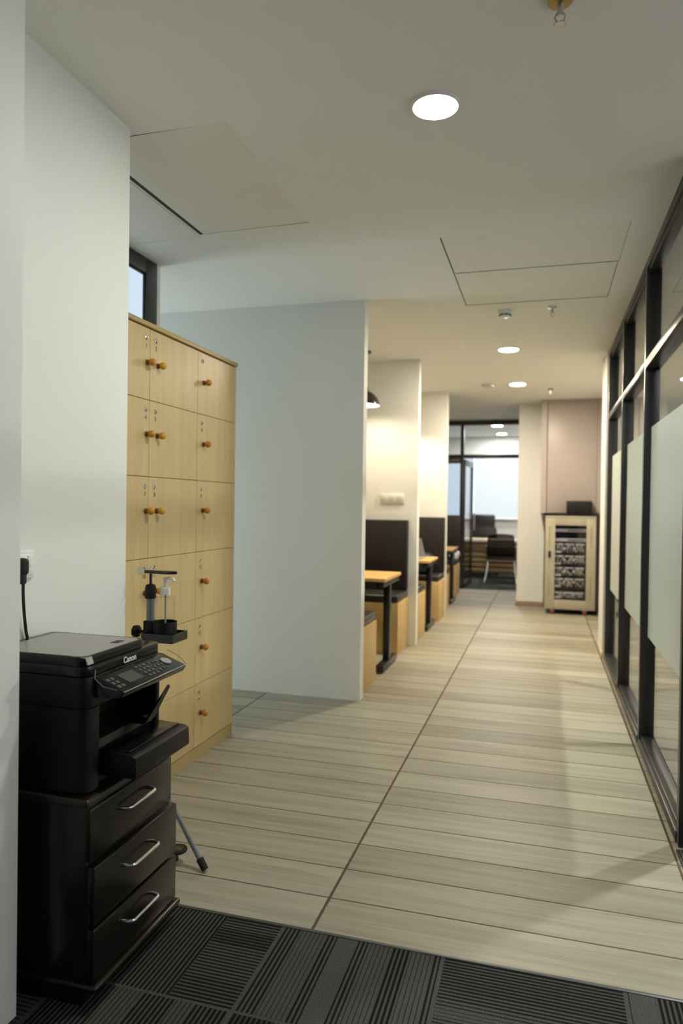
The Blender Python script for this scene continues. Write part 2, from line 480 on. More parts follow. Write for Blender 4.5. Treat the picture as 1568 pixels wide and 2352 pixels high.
# far column and stub
struct('wall_pillar', B().box(-.342, .0, 9.64, 11.25, 0, H).box(0, .80, 9.85, 11.25, 0, H), WALL)
struct('baseboard_pillar', B().box(-.347, .0, 9.622, 9.64, 0, .065, .003).box(-.356, -.342, 9.622, 11.0, 0, .065, .003), SKIRT)
struct('wall_stub', B().box(.502, .80, 6.53, 7.02, 0, H), WALL)
struct('baseboard_stub', B().box(.496, .502, 6.53, 7.02, 0, .05, .002), CREAM)
struct('wall_right_far', B().box(.75, .80, 7.0, 9.85, 0, H), WALL)

# room beyond the glass partition
b = B().box(3.5, 3.6, 2.7, 7.0, 0, H).box(3.5, 3.6, -1.6, .1, 0, H).box(3.5, 3.6, .1, 2.7, 0, .85).box(3.5, 3.6, .1, 2.7, 2.25, H).box(.80, 3.5, 6.9, 7.0, 0, H)
struct('wall_meeting', b, WALL)
w = struct_root('window_7', (3.5, 1.4, .85))  # added glowing window, out of view, throws sideways light on the left wall
obj('pane', B().box(3.56, 3.57, .1, 2.7, .85, 2.25), FILLDAY, w)
obj('window_frame', B().box(3.5, 3.56, .1, .16, .85, 2.25).box(3.5, 3.56, 2.64, 2.7, .85, 2.25).box(3.5, 3.56, .16, 2.64, .85, .9).box(3.5, 3.56, .16, 2.64, 2.2, 2.25).box(3.5, 3.56, 1.37, 1.43, .9, 2.2), FRAME, w)

# ------------------------------------------------------------------ glass partition on the right
MY = [6.53, 5.40, 4.23, 3.02]        # far edges of the mullions
X0 = .518
def bay(idx, yfar, ynear, end_near=False):
    r = struct_root('window_%d' % idx, (X0, (yfar+ynear)/2, 0))
    m = .045
    fb = B()
    fb.box(X0, X0+.075, yfar-m, yfar, 0, H, .002)                                        # mullion
    if end_near: fb.box(X0, X0+.075, ynear-m, ynear, 0, H, .002)
    y0, y1 = ynear, yfar-m
    obj('mullion', fb, FRAME, r)
    fb = B().box(X0, X0+.075, y0, y1, H-.042, H, .002).box(X0+.012, X0+.066, y0, y1, H-.062, H-.042, .001)
    obj('head_rail', fb, FRAME, r)
    fb = B().box(X0-.001, X0+.076, y0, y1, 2.075, 2.122, .002)
    obj('transom', fb, FRAME, r)
    fb = B().box(X0-.004, X0+.08, y0-.0, y1, 0, .045, .003).box(X0+.01, X0+.066, y0, y1, .045, .062, .002)
    obj('sill_rail', fb, FRAME, r)
    obj('pane', B().box(.557, .563, y0, y1, .062, 2.075), PANE, r)
    obj('pane', B().box(.557, .563, y0, y1, 2.122, H-.062), PANE, r)
    obj('frosted_film', B().box(.5548, .5565, y0+.002, y1-.002, .607, 1.757), FROST, r)
for i in range(3): bay(2+i, MY[i], MY[i+1], i == 2)

# ------------------------------------------------------------------ office at the end of the corridor
YP = 11.25
d = struct_root('door_1', (-1.0, YP, 0))
fb = B().box(-2.7, -.34, YP, YP+.05, 2.585, 2.66, .003).box(-2.7, -.34, YP, YP+.05, 2.065, 2.125, .003)
fb.box(-1.292, -1.238, YP-.003, YP+.053, 0, 2.60, .003).box(-2.7, -1.292, YP, YP+.05, 1.985, 2.065, .003).box(-2.7, -1.292, YP, YP+.05, 0, .06, .003)
obj('door_frame', fb, FRAME, d)
obj('pane', B().box(-2.7, -1.292, YP+.02, YP+.03, .06, 1.985), OFFPANE, d)
obj('pane', B().box(-2.7, -1.292, YP+.02, YP+.03, 2.125, 2.585), OFFPANE, d)
obj('pane', B().box(-1.238, -.34, YP+.02, YP+.03, 2.125, 2.585), OFFPANE, d)
# leaf standing open into the office
leaf = B()
def leafpt(u): return Vector((-1.236 + .045*u, YP+.06 + .82*u, 0))
a = math.atan2(.82, .045)-PI/2
Rz = Matrix.Rotation(a, 3, 'Z')
def leafbox(u0, u1, z0, z1, th=.04):
    p = (leafpt(u0)+leafpt(u1))/2; L = (leafpt(u1)-leafpt(u0)).length
    return (p.x-th/2, p.x+th/2, p.y-L/2, p.y+L/2, z0, z1)
for u0, u1, z0, z1 in ((0, .05, .01, 2.05), (.92, 1., .01, 2.05), (.05, .92, .01, .10), (.05, .92, 1.96, 2.05)):
    leaf.box(*leafbox(u0, u1, z0, z1), bev=.003, rot=Rz)
obj('door_leaf', leaf, FRAME, d)
obj('leaf_pane', B().box(*leafbox(.05, .92, .10, 1.96, .008), rot=Rz), OFFPANE, d)
obj('door_handle', B().cyl(leafpt(.95)+Vector((.05, 0, .9)), leafpt(.95)+Vector((.05, 0, 1.2)), .011), STEEL, d)
struct('wall_office_head', B().box(-2.7, -.34, YP+.005, YP+.045, 2.66, H), OFFWALL)

b = B().box(-4, -3.0, 14.06, 14.16, 0, H).box(-3.0, .5, 14.06, 14.16, 0, 1.075).box(-3.0, .5, 14.06, 14.16, 2.29, H).box(.2, .5, 14.06, 14.16, 1.075, 2.29)
struct('wall_office_back', b, OFFWALL)
struct('wall_office_left', B().box(-4.1, -4, 11.25, 14.16, 0, H), OFFWALL)
struct('wall_office_right', B().box(.4, .5, 11.25, 14.16, 0, H), OFFWALL)
struct('wall_office_front', B().box(-4.1, -2.7, 11.2, 11.25, 0, H), OFFWALL)
struct('window_6', B().box(-3.0, .2, 14.15, 14.16, 1.075, 2.29), emit('bright sky beyond glass', (.8, .92, 1, 1), 1.2))
t = thing('roller_blind', 'white translucent roller blind glowing in the office window', 'window blind', (-.6, 14.05, 1.08))
obj('fabric', B().box(-1.33, .19, 14.045, 14.05, 1.10, 2.27), BLIND, t)
obj('fabric', B().box(-2.98, -1.345, 14.045, 14.05, 1.10, 2.27), emit('daylit narrow blind', (.66, .82, 1., 1), .78, .1), t)
obj('bottom_bar', B().box(-2.98, .19, 14.04, 14.055, 1.085, 1.10, .003), WHITEPL, t)
struct('trim_4', B().box(-3.0, .21, 14.0, 14.06, 1.05, 1.075, .003), plain('grey window sill', (.5, .48, .45, 1), .4))

# desk
t = thing('office_desk', 'walnut slatted office desk with cream edged top', 'desk', (-.75, 13.2, 0))
obj('desktop', B().box(-1.75, .1, 12.92, 13.55, .665, .715, .006), CREAM, t)
b = B().box(-1.70, .06, 13.03, 13.06, .10, .665)
obj('front_panel', b, DESKW, t)
for k in range(4):
    obj('slat', B().box(-1.70, .06, 12.985, 13.03, .125+k*.09, .187+k*.09, .006), DESKW, t)
obj('upper_panel', B().box(-1.70, .06, 12.99, 13.03, .50, .65, .003), DESKW, t)
for x in (-1.70, .03): obj('side_panel', B().box(x, x+.03, 13.06, 13.5, 0.002, .665), DESKW, t)

# executive chair behind the desk
t = thing('executive_chair', 'black high backed leather office chair behind the slatted desk', 'office chair', (-1.1, 13.72, 0))
b = B().box(-1.36, -.90, 13.66, 13.74, .90, 1.155, .035, 3, smooth=True)
obj('headrest', b, FABRICB, t)
obj('backrest', B().prism([(-1.38, .52), (-.84, .52), (-.875, .915), (-1.35, .915)], 'y', 13.66, 13.75, .02), FABRICB, t)
obj('seat', B().box(-1.37, -.85, 13.60, 13.95, .44, .53, .03, 3), FABRICB, t)
for x in (-1.40, -.86): obj('armrest', B().box(x, x+.05, 13.62, 13.9, .62, .66, .012).box(x+.01, x+.04, 13.72, 13.76, .46, .62), BLACKPL, t)
b = B().cyl((-1.11, 13.78, .06), (-1.11, 13.78, .45), .03)
for k in range(5):
    a = 2*PI*k/5; b.cyl((-1.11, 13.78, .10), (-1.11+.26*math.cos(a), 13.78+.26*math.sin(a), .07), .022, .016); b.sphere((-1.11+.26*math.cos(a), 13.78+.26*math.sin(a), .03), .028)
obj('base', b, BLACKPL, t)

# visitor chair seen from behind
cx, cy = -.70, 12.25
t = thing('visitor_chair', 'black mesh visitor chair with chrome legs facing the slatted desk', 'office chair', (cx, cy+.25, 0))
b = B().tube([(cx-.235, cy+.04, .47), (cx-.225, cy-.01, .62), (cx-.205, cy-.05, .80), (cx-.19, cy-.055, .825), (cx-.1, cy-.06, .835), (cx, cy-.062, .838), (cx+.1, cy-.06, .835), (cx+.19, cy-.055, .825), (cx+.205, cy-.05, .80), (cx+.225, cy-.01, .62), (cx+.235, cy+.04, .47)], .012)
obj('back_frame', b, BLACKPL, t)
b = B().prism([(cx-.205, .745), (cx+.205, .745), (cx+.225, .62), (cx-.225, .62)], 'y', cy-.035, cy-.025)
b.box(cx-.235, cx+.235, cy+.0, cy+.01, .40, .52)
obj('back_band', b, FABRICB, t)
obj('mesh_panel', B().prism([(cx-.20, .83), (cx+.20, .83), (cx+.232, .46), (cx-.232, .46)], 'y', cy-.02, cy-.017), glass('see through black mesh', (.35, .31, .28, 1), .01, 5., .6), t)
obj('seat', B().box(cx-.25, cx+.25, cy+.02, cy+.48, .40, .46, .02, 3), FABRICB, t)
for s in (-1, 1):
    obj('leg', B().tube([(cx+s*.215, cy+.10, .41), (cx+s*.235, cy+.03, .2), (cx+s*.265, cy-.02, .012)], .0115), CHROME, t)
    obj('leg', B().tube([(cx+s*.255, cy+.30, .62), (cx+s*.258, cy+.38, .40), (cx+s*.26, cy+.44, .012)], .0115), CHROME, t)
    obj('armrest', B().box(cx+s*.265-.022, cx+s*.265+.022, cy+.05, cy+.34, .615, .64, .008), BLACKPL, t)
    obj('arm_strut', B().tube([(cx+s*.225, cy+.0, .63), (cx+s*.25, cy+.02, .63), (cx+s*.262, cy+.06, .628)], .012), STEEL, t)

# ------------------------------------------------------------------ lockers
lk = thing('locker_cabinet', 'tall pale maple locker cabinet with round orange knobs', 'locker cabinet', (-1.9, 2.98, 0))
LX = -1.68; LY0, LY1 = 2.31, 3.652
obj('carcass', B().box(-2.15, LX-.019, LY0, LY1, .06, 2.072), MAPLE, lk)
obj('top_panel', B().box(-2.15, LX+.012, LY0, LY1+.006, 2.074, 2.094, .002), MAPLE_TOP, lk)
obj('plinth', B().box(-2.13, LX-.004, LY0+.01, LY1-.002, 0.0, .062), MAPLE_TOP, lk)
obj('end_panel', B().box(-2.15, LX+.0, LY1-.001, LY1+.004, .0, 2.073), MAPLE, lk)
obj('gap_backing', B().box(LX-.019, LX-.0175, LY0+.002, LY1-.004, .066, 2.07), GAP, lk)
rows = [2.070, 1.757, 1.420, 1.060, .722, .385, .066]
cols = [LY0, 2.757, 3.203, LY1-.001]
num = {(0, 0): '1', (0, 1): '2', (1, 0): '4', (1, 1): '5', (1, 2): '6', (2, 0): '7', (2, 1): '8', (2, 2): '9', (3, 0): '10', (3, 1): '11', (3, 2): '12',
       (4, 0): '13', (4, 1): '14', (4, 2): '15', (5, 0): '16', (5, 1): '17', (5, 2): '18'}
ki = 0
for r in range(6):
    for c in range(3):
        z1, z0 = rows[r]-.0012, rows[r+1]+.0012; y0, y1 = cols[c]+.0012, cols[c+1]-.0012
        dr = obj('door', B().box(LX-.017, LX, y0, y1, z0, z1, .0008, 1), MAPLE, lk)
        if c == 0: ly, ky = y1-.030, y1-.024
        else: ly, ky = y0+.047, y0+.062
        lz = z1-.043; kz = z1-.150
        if (r, c) == (5, 2): lz = z1-.075
        kb = B().lathe([(.0, .0), (.012, .0), (.0125, .004), (.0105, .010), (.0105, .016)], (LX, ky, kz), 'x', 16)
        nk = obj('knob_neck', kb, KNOBBASE, dr)
        kb = B(); prof = []
        for q in range(11):
            a = -PI/2*0.75 + (PI/2*1.75)*q/10
            prof.append((max(.0001, .0165*math.cos(a)), .028+.0165*math.sin(a)))
        kb.lathe(prof, (LX, ky, kz), 'x', 20)
        obj('knob', kb, KNOBS[ki*7 % 3], dr); ki += 1
        lb = B().lathe([(.0, 0), (.0105, 0), (.0105, .0025), (.0085, .004), (.0075, .0035), (.0, .0035)], (LX, ly, lz), 'x', 18)
        obj('lock', lb, CHROME, dr)
        obj('keyhole', B().box(LX+.0036, LX+.0042, ly-.001, ly+.001, lz-.005, lz+.005), RUBBER, dr)
        if (r, c) in num:
            nz = lz-.035 if (r, c) != (5, 2) else lz+.03
            text_mesh('number', num[(r, c)], .028, INK, dr, face_px(LX+.0002, ly+.001, nz))

# ------------------------------------------------------------------ drawer cabinet
cb = thing('drawer_cabinet', 'dark brown three drawer cabinet under the printer', 'cabinet', (-1.28, 1.765, 0))
CY0, CY1, CX = 1.552, 1.975, -1.115
obj('plinth', B().box(-1.455, CX-.012, CY0+.005, CY1-.012, .004, .048), LACQUER, cb)
obj('base_moulding', B().box(-1.465, CX+.035, CY0-.006, CY1+.012, .046, .066, .008, 3), LACQUER, cb)
obj('body', B().box(-1.46, CX, CY0, CY1-.005, .066, .522, .002), LACQUER, cb)
obj('top', B().box(-1.465, CX+.006, CY0-.006, CY1-.008, .520, .542, .008, 3), LACQTOP, cb)
for z0, z1, xo in ((.378, .516, .008), (.214, .368, .022), (.068, .206, .022)):
    dr = obj('drawer', B().box(CX-.01, CX+xo, CY0+.003, CY1+(.004 if xo > .01 else -.006), z0, z1, .006, 2), LACQUER, cb)
    zc = (z0+z1)/2 + .022; yc = 1.760; xf = CX+xo
    pts = []
    for q in range(9):
        a = PI/2*q/8; pts.append((xf+.028*math.sin(a)*1.0, yc-.066-.008+.016*(1-math.cos(a))*1.0, zc))
    pts2 = [(p[0], 2*yc-p[1], zc) for p in pts[::-1]]
    obj('handle', B().tube(pts+pts2, .0052, 12), CHROME, dr, 'shiny chrome bar handle')

# ------------------------------------------------------------------ printer
pr = thing('printer', 'black multifunction printer standing on the dark drawer cabinet', 'printer', (-1.29, 1.75, .542))
PX0, PX1, PY0, PY1, PZ = -1.455, -1.125, 1.562, 1.932, .543
def rrect(x0, x1, y0, y1, r, n=6):
    pts = []
    for cxx, cyy, a0 in ((x1-r, y1-r, 0), (x0+r, y1-r, PI/2), (x0+r, y0+r, PI), (x1-r, y0+r, 1.5*PI)):
        for i in range(n+1):
            a = a0+PI/2*i/n; pts.append((cxx+r*math.cos(a), cyy+r*math.sin(a)))
    return pts
b = B()
# lower housing: left cheek, right cheek, rear block, base
b.prism(rrect(PX0, PX1, PY0, PY0+.075, .03), 'z', PZ+.008, PZ+.225)
b.prism(rrect(PX0, PX1-.004, PY1-.022, PY1, .008), 'z', PZ+.008, PZ+.225)
b.box(PX0+.01, PX1-.14, PY0+.02, PY1-.02, PZ+.008, PZ+.225)
b.box(PX0+.01, PX1-.02, PY0+.03, PY1-.01, PZ+.008, PZ+.10)
b.prism([(PX1-.16, PZ+.10), (PX1-.02, PZ+.10), (PX1-.03, PZ+.118), (PX1-.16, PZ+.135)], 'y', PY0+.07, PY1-.02)
obj('housing', b, BLACKPL, pr)
obj('foot_skid', B().box(PX0+.03, PX1-.05, PY0+.04, PY1-.04, PZ, PZ+.009), RUBBER, pr)
b = B().prism(rrect(PX0, PX1, PY0, PY1, .03), 'z', PZ+.227, PZ+.308, .002)
sc = obj('scanner_unit', b, BLACKPL, pr)
b = B().prism(rrect(PX0, PX1, PY0, PY1, .03), 'z', PZ+.310, PZ+.337, .003)
obj('platen_rim', b, BLACKGLOSS, pr)
b = B().prism(rrect(PX0, PX1-.008, PY0-.0, PY1-.082, .022), 'z', PZ+.337, PZ+.362, .004)
lid = obj('scanner_lid', b, BLACKGLOSS, pr)
b = B().prism(rrect(PX0+.03, PX1-.012, PY0+.004, PY1-.100, .02), 'z', PZ+.3622, PZ+.3634)
# curled corner of the film
b.prism([(PX1-.055, PZ+.3634), (PX1-.006, PZ+.3605), (PX1+.001, PZ+.343), (PX1-.002, PZ+.343), (PX1-.008, PZ+.359), (PX1-.055, PZ+.3622)], 'y', PY0+.002, PY0+.028)
obj('protective_film', b, FILMGREY, lid, 'silver speckled protective film')
obj('grip_recess', B().box(PX1-.06, PX1-.036, PY0+.185, PY0+.225, PZ+.3634, PZ+.364), VOID, lid)
text_mesh('brand_lettering', 'Canon', .024, LOGO, sc, face_px(PX1+.0004, 1.757, PZ+.3205), .0006, .0006)
# control panel: tilted slab
ct = []
pz0, pz1 = PZ+.262, PZ+.302
sec = [(PX1-.01, pz1+.004), (PX1+.010, pz1+.003), (PX1+.088, PZ+.276), (PX1+.090, PZ+.270), (PX1+.080, PZ+.256), (PX1+.0, PZ+.252), (PX1-.01, PZ+.252)]
b = B().prism(sec, 'y', PY0+.030, PY1-.012, .003)
cp = obj('control_panel', b, BLACKGLOSS, pr)
tilt = math.atan2((PZ+.276)-(pz1+.003), .078)
def on_panel(u, y):   # u: 0 at the body .. 1 at the lip
    return Vector((PX1+.010+.078*u, y, pz1+.003+((PZ+.276)-(pz1+.003))*u+.0008))
Rp = Matrix.Rotation(-tilt, 3, 'Y')
def pbox(bb, u, y, du, dy, th=.0016, bev=.0004):
    p = on_panel(u, y); bb.box(p.x-du/2, p.x+du/2, p.y-dy/2, p.y+dy/2, p.z-th/2, p.z+th/2, bev, 1, rot=Rp); return bb
obj('display', pbox(B(), .5, 1.685, .045, .07), LCD, cp)
b = B()
for y, u in ((1.604, .30), (1.604, .52), (1.604, .74), (1.622, .30), (1.622, .52), (1.622, .74)): pbox(b, u, y, .011, .012)
obj('side_keys', b, KEY, cp)
b = B()
for i in range(4):
    for j in range(3): pbox(b, .2+.2*i, 1.748+.019*j, .009, .012)
obj('keypad', b, KEY, cp)
b = B()
for y in (1.81, 1.83, 1.845): 
    for u in (.25, .5, .75): pbox(b, u, y, .008, .01)
obj('function_keys', b, KEY, cp)
b = B(); p = on_panel(.45, 1.877); q = Rp @ Vector((0, 0, 1))
b.cyl(p-q*.001, p+q*.0016, .017, seg=24)
obj('start_button', b, GREYPL, cp)
obj('clear_film', B().tube([(PX1+.002, PY0+.032, pz1+.022), (PX1+.004, PY0+.028, pz1+.0), (PX1+.03, PY0+.027, PZ+.284), (PX1+.09, PY0+.032, PZ+.2735), (PX1+.0915, 1.75, PZ+.2755), (PX1+.091, PY1-.012, PZ+.2775), (PX1+.06, PY1-.004, PZ+.298), (PX1+.02, PY1-.002, pz1+.012)], .0012, 6), GREYPL, cp, 'curled edge of clear protective film')
# paper stop, front cassette
b = B().prism([(1.80, PZ+.125), (1.93, PZ+.205), (1.935, PZ+.205), (1.938, PZ+.198), (1.85, PZ+.13)], 'x', PX1+.020, PX1+.026)
b.box(PX1-.05, PX1+.022, 1.80, 1.845, PZ+.122, PZ+.128)
obj('paper_stop', b, BLACKGLOSS, pr)
tr = obj('paper_tray', B().prism([(PX1-.02, PZ+.030), (PX1+.095, PZ+.030), (PX1+.100, PZ+.036), (PX1+.098, PZ+.086), (PX1+.085, PZ+.092), (PX1-.02, PZ+.098)], 'y', PY0+.075, PY1-.004, .003), BLACKPL, pr)
obj('tray_cover', B().box(PX1-.01, PX1+.07, PY0+.09, PY1-.015, PZ+.0935, PZ+.0985, .002), BLACKGLOSS, tr)
obj('finger_recess', B().box(PX1+.0992, PX1+.1004, PY0+.17, PY0+.24, PZ+.036, PZ+.05), RUBBER, tr)

# socket and plug
so = thing('power_socket', 'white wall socket plate above the black printer', 'power socket', (-1.474, 1.70, 1.07))
obj('plate', B().box(-1.475, -1.466, 1.682, 1.778, 1.078, 1.160, .003, 2), WHITEPL, so)
obj('module', B().box(-1.466, -1.4635, 1.695, 1.766, 1.088, 1.150, .0015), plain('brighter white module', (.86, .86, .85, 1), .3), so)
obj('rocker_switch', B().box(-1.4635, -1.461, 1.744, 1.760, 1.112, 1.146, .001), WHITEPL, so)
pl = thing('power_plug', 'black plug and cable hanging from the white wall socket', 'power cable', (-1.45, 1.71, .93))
obj('plug_body', B().box(-1.4634, -1.430, 1.690, 1.718, 1.092, 1.142, .012, 3, smooth=True).box(-1.460, -1.436, 1.693, 1.712, 1.066, 1.10, .006, 2), RUBBER, pl)
pts = []
for q in range(14):
    s = q/13; pts.append((-1.444-.022*min(1., s*1.4), 1.704+.062*s**1.3, 1.070-.215*s))
obj('cable', B().tube(pts, .0045, 8), RUBBER, pl)

# ------------------------------------------------------------------ sanitizer stand
sx, sy = -1.425, 2.36
st = thing('sanitizer_stand', 'black and grey foot pedal sanitizer stand beside the lockers', 'dispenser stand', (sx, sy, 0))
obj('pole', B().cyl((sx, sy, .30), (sx, sy, .965), .0145, seg=24), GREYPOLE, st)
obj('pole', B().cyl((sx, sy, .10), (sx, sy, .31), .018, seg=24), GREYPOLE, st)
obj('top_grip', B().lathe([(.0, .945), (.0195, .945), (.0205, .95), (.0205, .985), (.017, .996), (.006, 1.0), (.0, 1.0)], (sx, sy, 0), 'z', 24), RUBBER, st)
obj('rod', B().cyl((sx, sy, .99), (sx, sy, 1.045), .005), BLACKMETAL, st)
lv = obj('press_lever', B().prism([(sx-.030, sy-.010), (sx+.055, sy-.021), (sx+.085, sy-.019), (sx+.112, sy+.0), (sx+.085, sy+.019), (sx+.055, sy+.021), (sx-.030, sy+.010)], 'z', 1.040, 1.051, .002), BLACKMETAL, st)
obj('bolt', B().sphere((sx, sy, 1.053), .009, 1, 1, .8), CHROME, lv)
obj('lever_bolt', B().lathe([(0, 0), (.016, 0), (.016, .004), (.008, .008), (0, .009)], (sx-.036, sy-.012, 1.047), 'y', 18), CHROME, lv)
# holder
b = B()
ring = []
bx = sx+.062
for q in range(25):
    a = 2*PI*q/24; ring.append((math.cos(a), math.sin(a)))
b.lathe([(.043, .806), (.045, .806), (.045, .862), (.043, .862), (.043, .806)], (bx, sy, 0), 'z', 36)
b.box(sx-.018, sx+.0195, sy-.021, sy+.021, .800, .862, .003)
obj('bottle_ring', b, BLACKPL, st)
b = B().box(sx+.0, sx+.125, sy-.055, sy+.055, .790, .794)
for x0, x1, y0, y1 in ((sx+.0, sx+.125, sy-.057, sy-.054), (sx+.0, sx+.125, sy+.054, sy+.057), (sx+.123, sx+.126, sy-.057, sy+.057), (sx-.003, sx+.0, sy-.057, sy+.057)):
    b.box(x0, x1, y0, y1, .790, .822)
b.cyl((sx, sy, .775), (sx, sy, .80), .022)
obj('drip_tray', b, BLACKMETAL, st)
kb = B().cyl((sx-.018, sy-.01, .820), (sx-.042, sy-.014, .820), .006)
kp = []
for q in range(16):
    a = 2*PI*q/16; rr = .0235 if q % 2 else .0205
    kp.append((sy-.014+rr*math.cos(a), .820+rr*math.sin(a)))
kb.prism(kp, 'x', sx-.060, sx-.040, .002)
obj('clamp_knob', kb, BLACKPL, st)
# tripod hub and legs
obj('hub', B().lathe([(.0, .285), (.026, .285), (.028, .295), (.028, .33), (.02, .345), (.0, .345)], (sx, sy, 0), 'z', 24), BLACKPL, st)
for ang in (-19, 96, 160):
    a = math.radians(ang); L = .300 if ang == -19 else .225
    e = Vector((sx+L*math.cos(a), sy+L*math.sin(a), .018)); h = Vector((sx+.022*math.cos(a), sy+.022*math.sin(a), .315))
    lg = obj('leg', B().cyl(h, e, .0095), GREYPOLE, st)
    dd = (e-h).normalized()
    obj('foot_tip', B().cyl(e-dd*.03, e+dd*.012, .0135, .0125), RUBBER, lg)
pd = obj('foot_pedal', B().lathe([(.0, .046), (.036, .046), (.038, .050), (.036, .055), (.0, .055)], (sx+.165, sy-.075, 0), 'z', 24), BLACKPL, st)
obj('pedal_mark', B().box(sx+.145, sx+.185, sy-.088, sy-.062, .0551, .0556), YELLOW, pd)
obj('pedal_arm', B().cyl((sx+.01, sy, .09), (sx+.155, sy-.07, .045), .007).cyl((sx+.155, sy-.07, .008), (sx+.155, sy-.07, .046), .013, .011), BLACKMETAL, st)

# bottle
bt = thing('pump_bottle', 'clear plastic pump bottle with white head held in the stand', 'bottle', (bx, sy, .7945))
zb = .7945
obj('bottle_wall', B().lathe([(.0005, zb), (.036, zb), (.0385, zb+.004), (.0385, zb+.155), (.036, zb+.160), (.018, zb+.162), (.0165, zb+.166), (.0165, zb+.174)], (bx, sy, 0), 'z', 36), BOTTLE, bt)
hd = obj('pump_head', B().lathe([(.0, zb+.168), (.0185, zb+.168), (.0185, zb+.192), (.012, zb+.196), (.006, zb+.198), (.006, zb+.214), (.008, zb+.216), (.008, zb+.232), (.0, zb+.233)], (bx, sy, 0), 'z', 24), WHITEPL, bt)
obj('nozzle', B().tube([(bx, sy, zb+.228), (bx+.02, sy-.004, zb+.231), (bx+.038, sy-.008, zb+.228), (bx+.044, sy-.009, zb+.220)], .0048, 10), WHITEPL, hd)
obj('dip_tube', B().tube([(bx+.001, sy, zb+.168), (bx+.002, sy, zb+.05), (bx-.006, sy, zb+.006)], .0035, 8), GREYPL, bt)

# ------------------------------------------------------------------ ceiling fittings
def downlight(x, y, r, mat, label, group):
    t = thing('ceiling_light', label, 'ceiling light', (x, y, H-.012), group)
    b = B().lathe([(r+.006, -.0), (r+.006, -.006), (r, -.010), (r-.003, -.008), (r-.003, 0)], (x, y, H), 'z', 40)
    obj('trim_ring', b, WHITEPL, t)
    obj('diffuser', B().lathe([(.0, -.0085), (r-.003, -.0085), (r-.003, -.004), (0, -.004)], (x, y, H), 'z', 40), mat, t)
    return t
downlight(-.378, 2.397, .077, LAMP, 'large bright round ceiling light ahead of the wide cream hatches', 'corridor ceiling lights')
downlight(-.320, 6.253, .083, LAMPW, 'round ceiling light just beyond the smoke detector', 'corridor ceiling lights')
downlight(-.308, 8.04, .083, LAMPW, 'round ceiling light beside the flat white detector disc', 'corridor ceiling lights')
downlight(-.785, 12.10, .085, LAMPO, 'round office ceiling light close behind the black door transom', 'office ceiling lights')
downlight(-.79, 13.45, .085, LAMPO, 'round office ceiling light close to the window blind', 'office ceiling lights')

downlight(2.0, 4.6, .083, LAMPFILL, 'round fill lamp added in the meeting room behind the frosted glass', None)  # added lamp, out of view, brightens the frosted film and upper panes

def sprinkler(x, y, label, rose_mat):
    t = thing('sprinkler', label, 'fire sprinkler', (x, y, H-.075), 'ceiling sprinklers')
    obj('escutcheon', B().lathe([(.0, 0), (.034, 0), (.034, -.006), (.028, -.012), (.012, -.014), (0, -.014)], (x, y, H), 'z', 28), rose_mat, t)
    b = B().cyl((x, y, H-.012), (x, y, H-.045), .009, .007, 14)
    for s in (-1, 1): b.tube([(x+s*.006, y, H-.034), (x+s*.013, y, H-.046), (x+s*.010, y, H-.058), (x, y, H-.064)], .0025, 8)
    obj('sprinkler_body', b, STEEL, t)
    pts = []
    for q in range(24):
        a = 2*PI*q/24; rr = .016 if q % 2 else .0125; pts.append((x+rr*math.cos(a), y+rr*math.sin(a)))
    obj('deflector', B().prism(pts, 'z', H-.068, H-.0655), STEEL, t)
sprinkler(.018, 1.985, 'brass rimmed fire sprinkler at the top edge of the ceiling', BRASS)
sprinkler(.028, 5.0, 'chrome fire sprinkler beside the slotted smoke detector', CHROME)
sprinkler(.044, 8.45, 'small fire sprinkler in front of the pinkish cupboard', BRASS)

t = thing('smoke_detector', 'white smoke detector with dark slots under the cream hatches', 'smoke detector', (-.285, 5.03, H-.05), 'ceiling detectors')
obj('base', B().lathe([(.0, 0), (.052, 0), (.052, -.014), (.046, -.018), (0, -.018)], (-.285, 5.03, H), 'z', 32), WHITEPL, t)
obj('sensor_head', B().lathe([(.0, -.018), (.040, -.018), (.040, -.024), (.036, -.040), (.026, -.046), (0, -.047)], (-.285, 5.03, H), 'z', 32), WHITEPL, t)
b = B()
for k in range(8):
    a0 = 2*PI*k/8
    pts = [(-.285+.0395*math.cos(a0+q*.1), 5.03+.0395*math.sin(a0+q*.1), H-.033) for q in range(7)]
    b.tube(pts, .0045, 8)
obj('slot', b, RUBBER, t)
t = thing('smoke_detector', 'flat white round detector disc beside the last corridor light', 'smoke detector', (-.62, 8.03, H-.03), 'ceiling detectors')
obj('base', B().lathe([(.0, 0), (.085, 0), (.085, -.010), (.075, -.014), (0, -.014)], (-.62, 8.03, H), 'z', 32), OFFWHITE, t)
obj('sensor_head', B().lathe([(.0, -.014), (.06, -.014), (.055, -.026), (0, -.028)], (-.62, 8.03, H), 'z', 32), OFFWHITE, t)

